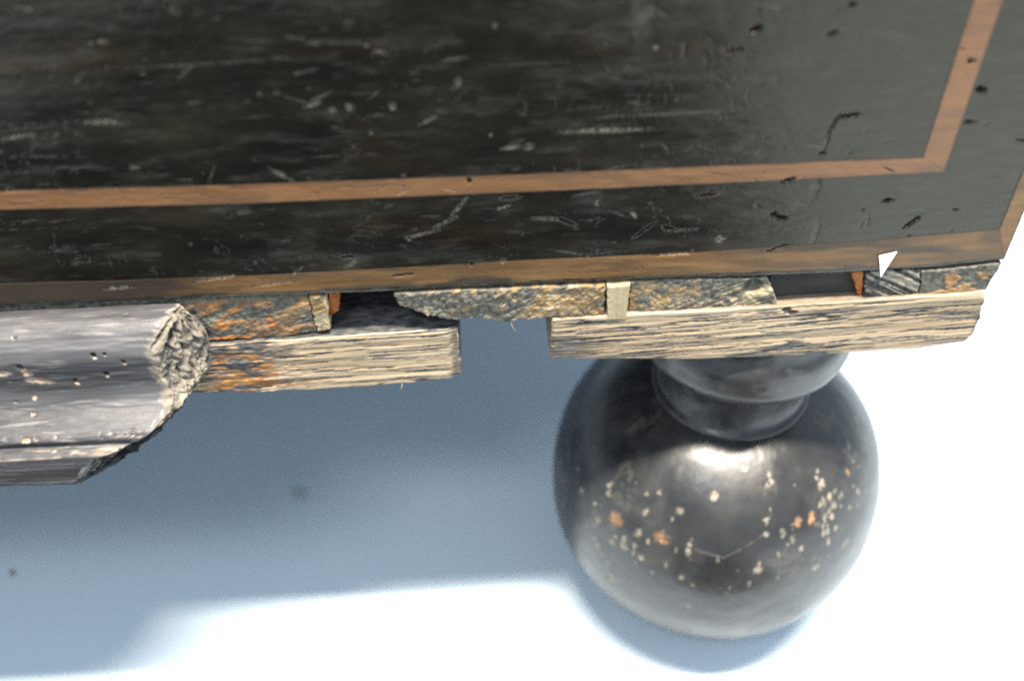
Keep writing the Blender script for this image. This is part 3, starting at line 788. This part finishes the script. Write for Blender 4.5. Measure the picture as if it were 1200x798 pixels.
RX, RZ = .05, .0465
ang = np.linspace(math.radians(-66), math.radians(67.5), 320)
pw = np.where(ang > 0, .83, 1.0)       # the turner left the shoulder a little fuller than a sphere
ballP = np.stack([RX * np.cos(ang) ** pw, RZ + RZ * np.sign(ang) * np.abs(np.sin(ang)) ** pw], 1)
ballP[:, 1] -= ballP[0, 1]; ballP[:, 1] *= .0886 / ballP[-1, 1]
gz = .0125
ballP[:, 0] -= .0005 * np.exp(-((ballP[:, 1] - gz) / .0006) ** 2)
chips = [(-.0351, .0050, .0726, 1), (-.0344, -.0023, .0664, 3), (-.0323, -.0082, .0602, 1), (-.0301, -.0090, .0625, 2), (-.0180, -.0067, .0765, 2), (-.0230, -.0103, .0688, 3),
         (-.0152, -.0193, .0569, 3), (-.0094, -.0050, .0812, 2), (-.0016, .0003, .0858, 1), (.0051, -.0028, .0836, 1), (.0111, -.0033, .0820, 1), (.0179, .0005, .0822, 1),
         (.0189, -.0022, .0799, 2), (.0277, .0025, .0778, 3), (.0213, -.0044, .0768, 2), (.0184, -.0067, .0763, 2), (.0157, -.0096, .0746, 3), (.0118, -.0108, .0749, 3),
         (.0196, -.0107, .0710, 1), (.0224, -.0082, .0721, 2), (.0312, -.0003, .0725, 1), (.0284, -.0048, .0708, 1), (.0239, -.0100, .0685, 2), (.0105, -.0140, .0713, 2),
         (.0093, -.0151, .0701, 1), (.0032, -.0134, .0738, 1), (-.0386, -.0044, .0508, 1), (-.0370, -.0065, .0493, 1), (-.0402, .0004, .0589, 1), (-.0397, -.0026, .0525, 2),
         (.0033, -.0106, .0770, 1), (-.0226, -.0016, .0784, 1), (-.0281, .0024, .0775, 1), (-.0258, -.0008, .0768, 1), (-.0054, -.0213, .0575, 1), (-.0002, -.0211, .0593, 1),
         (-.0226, -.0098, .0700, 2), (-.0310, -.0105, .0600, 1), (-.0290, -.0120, .0600, 1), (.0230, -.0030, .0770, 2), (.0250, -.0045, .0750, 2)]
br = random.Random(3)
for i in range(46):
    a = br.gauss(math.radians(-58), .30); ph = br.gauss(.66, .17)
    chips.append((RX * math.cos(ph) * math.cos(a), .027 + RX * math.cos(ph) * math.sin(a), RZ + RZ * math.sin(ph), br.choice((1, 1, 1, 2))))
for i in range(30):
    a = br.gauss(math.radians(-135), .28); ph = br.gauss(.34, .16)
    chips.append((RX * math.cos(ph) * math.cos(a), .027 + RX * math.cos(ph) * math.sin(a), RZ + RZ * math.sin(ph), br.choice((1, 1, 2))))
for i in range(40):
    a = br.uniform(math.radians(-175), math.radians(-5)); ph = br.uniform(-.7, .7)
    chips.append((RX * math.cos(ph) * math.cos(a), .027 + RX * math.cos(ph) * math.sin(a), RZ + RZ * math.sin(ph), 0))
scr0 = np.array([(-.0226, -.0098, .0700), (-.0182, -.0122, .0699), (-.0138, -.0148, .0685), (-.0076, -.0169, .0677), (-.0026, -.0156, .0707), (.0032, -.0131, .0742)])

scr = scr0.copy()
for q in scr:
    rr = np.interp(q[2], ballP[:, 1], ballP[:, 0]) / math.hypot(q[0] - FX, q[1] - FY)
    q[0] = FX + (q[0] - FX) * rr; q[1] = FY + (q[1] - FY) * rr
def ball_fn(X, Y, Z):
    sh = X.shape; x = X.reshape(-1) + FX; y = Y.reshape(-1) + FY; z = Z.reshape(-1).copy()
    A = np.arctan2(Y, X).reshape(-1)
    zq = .05 * np.arcsin(np.clip((z - RZ) / RZ, -1, 1)) + .05
    d = .0006 * (fbm(A * 2.2, zq * 45, 81, 3) - .5) + .00016 * (fbm(A * 11, zq * 230, 82, 3) - .5)
    zc = .05 * np.arcsin(np.clip((z - RZ) / RZ, -1, 1)) + .05
    m = np.zeros((len(x), 3))
    wb = fbm(A * 95, zc * 1900, 83, 4, .65) - .5
    cr = random.Random(8)
    for (px, py, pz, s) in chips:
        rr = np.interp(pz, ballP[:, 1], ballP[:, 0]) / math.hypot(px - FX, py - FY)
        px, py = FX + (px - FX) * rr, FY + (py - FY) * rr
        r = (.00035, .0006, .0008, .0010)[s] * math.exp(cr.gauss(-.05, .32)); el = cr.uniform(.9, 1.9)
        sel = np.nonzero((np.abs(z - pz) < r * 2.6) & (np.abs(x - px) < r * 2.6) & (np.abs(y - py) < r * 3))[0]
        if not len(sel): continue
        q = (((x[sel] - px) * el) ** 2 + (y[sel] - py) ** 2 + ((z[sel] - pz) / el ** .5) ** 2) / r ** 2 * .7 + wb[sel] * 3.4
        w = 1 - sstep(.3, 1.1, q)
        d[sel] -= w * r * .22
        ch = 1 if (s == 3) else 0
        m[sel, ch] = np.maximum(m[sel, ch], w * (cr.uniform(.45, .95) if s else .4))
    for i in range(len(scr) - 1):
        p0, p1 = scr[i], scr[i + 1]; dv = p1 - p0; L2 = dv @ dv
        P = np.stack([x, y, z], 1) - p0
        t = np.clip(P @ dv / L2, 0, 1)
        dist = np.linalg.norm(P - t[:, None] * dv, axis=1)
        w = sstep(.00042, .00012, dist + .0002 * wb)
        w = w * sstep(.36, .55, fbm(A * 30, zc * 500, 94, 3))
        m[:, 2] = np.maximum(m[:, 2], w * .8); m[:, 0] = np.maximum(m[:, 0], w * .09)
    rub = sstep(.50, .66, fbm(A * 3.0, zc * 60, 84, 4)) * .28
    bottom = sstep(.034, .010, z + .01 * (fbm(A * 6, zc * 80, 87, 3) - .5)) * sstep(.34, .60, fbm(A * 8, zc * 160, 85, 4))  # greyer bottom: scuffs, with the floor's reflection put into the colour
    smudge = sstep(.54, .66, fbm(A * 16, zc * 320, 89, 4, .6)) * sstep(.5, .62, fbm(A * 4, zc * 70, 90, 2))
    m[:, 0] = np.maximum(m[:, 0], smudge * .10)
    m[:, 2] = np.maximum(m[:, 2], np.maximum(rub, bottom * .9))
    worn = sstep(.013, .010, z) * sstep(.56, .64, fbm(A * 9, z * 150, 86, 3))
    d -= worn * .0006
    return d.reshape(sh), m.reshape(sh + (3,))
ball = lathe('ball', ballP, 900, ball_fn, foot)

def turned(name, pts, n, seed, rub):
    P = np.array(pts); Q, _, _ = resample(P, np.zeros(len(P)), n)
    def fn(X, Y, Z):
        A = np.arctan2(Y, X)
        d = .0003 * (fbm(A * 3, Z * 120, seed, 3) - .5)
        m = np.zeros(X.shape + (3,))
        m[..., 2] = sstep(.5, .66, fbm(A * 6, Z * 300, seed + 1, 4)) * rub
        return d, m
    return lathe(name, Q, 240, fn, foot)
ztop = float(ballP[-1, 1])
turned('neck', [(.0205, ztop - .004), (.0222, ztop - .0012), (.0222, ztop + .0008), (.0206, ztop + .0022), (.0196, ztop + .0060), (.0196, ztop + .0110), (.0206, ztop + .0160), (.0214, ztop + .0190), (.0214, ztop + .0200)], 90, 91, .4)
turned('collar', [(.0205, ztop + .0180), (.0240, ztop + .0186), (.0274, ztop + .0206), (.0289, ztop + .0236), (.0290, ztop + .0270), (.0286, ztop + .0310), (.0270, ztop + .0345), (.0262, .1270)], 70, 95, .35)
box('foot_block', -.034, .044, .0305, .080, .1280, .1438, M_DARK, chest, .001)

# ------------------------------------------------------------------ paper arrow stuck on the edge
ap = [(.0182, .1586), (.0220, .1596), (.0199, .1526)]
av = [(x, -.00075 - .0004 * (i == 2), z) for i, (x, z) in enumerate(ap)] + [(x, -.0005 - .0004 * (i == 2), z) for i, (x, z) in enumerate(ap)]
arrow = mesh_obj('paper_arrow', av, [[0, 2, 1], [3, 4, 5], [0, 1, 4, 3], [1, 2, 5, 4], [2, 0, 3, 5]], M_PAPER, None, None, False)
tag(arrow, 'small white paper triangle stuck on the lower edge of the black chest, pointing down', 'paper marker')
def hair(name, pts, r, mat, parent):
    P = np.array(pts); V = []; F = []
    for i, p in enumerate(P):
        k = r * (1 - .8 * i / (len(P) - 1))
        for a in range(5):
            V.append(p + k * np.array([math.cos(a * 1.2566), .3 * math.sin(a * 1.2566), math.sin(a * 1.2566)]))
    for i in range(len(P) - 1):
        for a in range(5):
            F.append([i * 5 + a, i * 5 + (a + 1) % 5, i * 5 + 5 + (a + 1) % 5, i * 5 + 5 + a])
    return mesh_obj(name, V, F, mat, parent)
sr = random.Random(21)
for (x, z) in [(-.0905, .1240), (-.0765, .1405), (-.0640, .1428)]:
    dx, dz = sr.uniform(-.0014, .0018), sr.uniform(-.0024, -.0006)
    hair('splinter', [(x, -.0013, z + .0004), (x + dx * .35, -.0019, z + dz * .5), (x + dx, -.0021, z + dz)], sr.uniform(.00005, .00009), M_PEG, chest)

def crumb(x, y, r, sq, seed, mat):
    import bmesh
    bm = bmesh.new(); bmesh.ops.create_icosphere(bm, subdivisions=2, radius=r)
    q = random.Random(seed)
    for v in bm.verts:
        v.co = v.co * q.uniform(.75, 1.2); v.co.z *= sq; v.co.x *= 1.3
    lo = min(v.co.z for v in bm.verts)
    for v in bm.verts: v.co.z -= lo
    me = bpy.data.meshes.new('wood_crumb'); bm.to_mesh(me); bm.free(); me.materials.append(mat)
    o = bpy.data.objects.new('wood_crumb', me); col.objects.link(o); o.location = (x, y, 0); o.rotation_euler = (0, 0, q.uniform(0, 3))
    return o
M_CRUMB = mat_plain('dark_wood_dust', (0.43, 0.50, 0.56), (0.50, 0.57, 0.63), 900, 0.9)
M_CRUMB2 = mat_plain('brown_wood_dust', (0.14, 0.085, 0.04), (0.24, 0.15, 0.08), 900, 0.9)
tag(crumb(-.1394, .0604, .0026, .12, 4, M_CRUMB), 'faint dark crumb lying in the shadow on the floor below the splintered rail', 'crumb')
tag(crumb(-.2345, .0328, .0009, .5, 7, M_CRUMB2), 'tiny brown crumb on the shaded floor below the moulding, at the photo edge', 'crumb')
print('scene built')
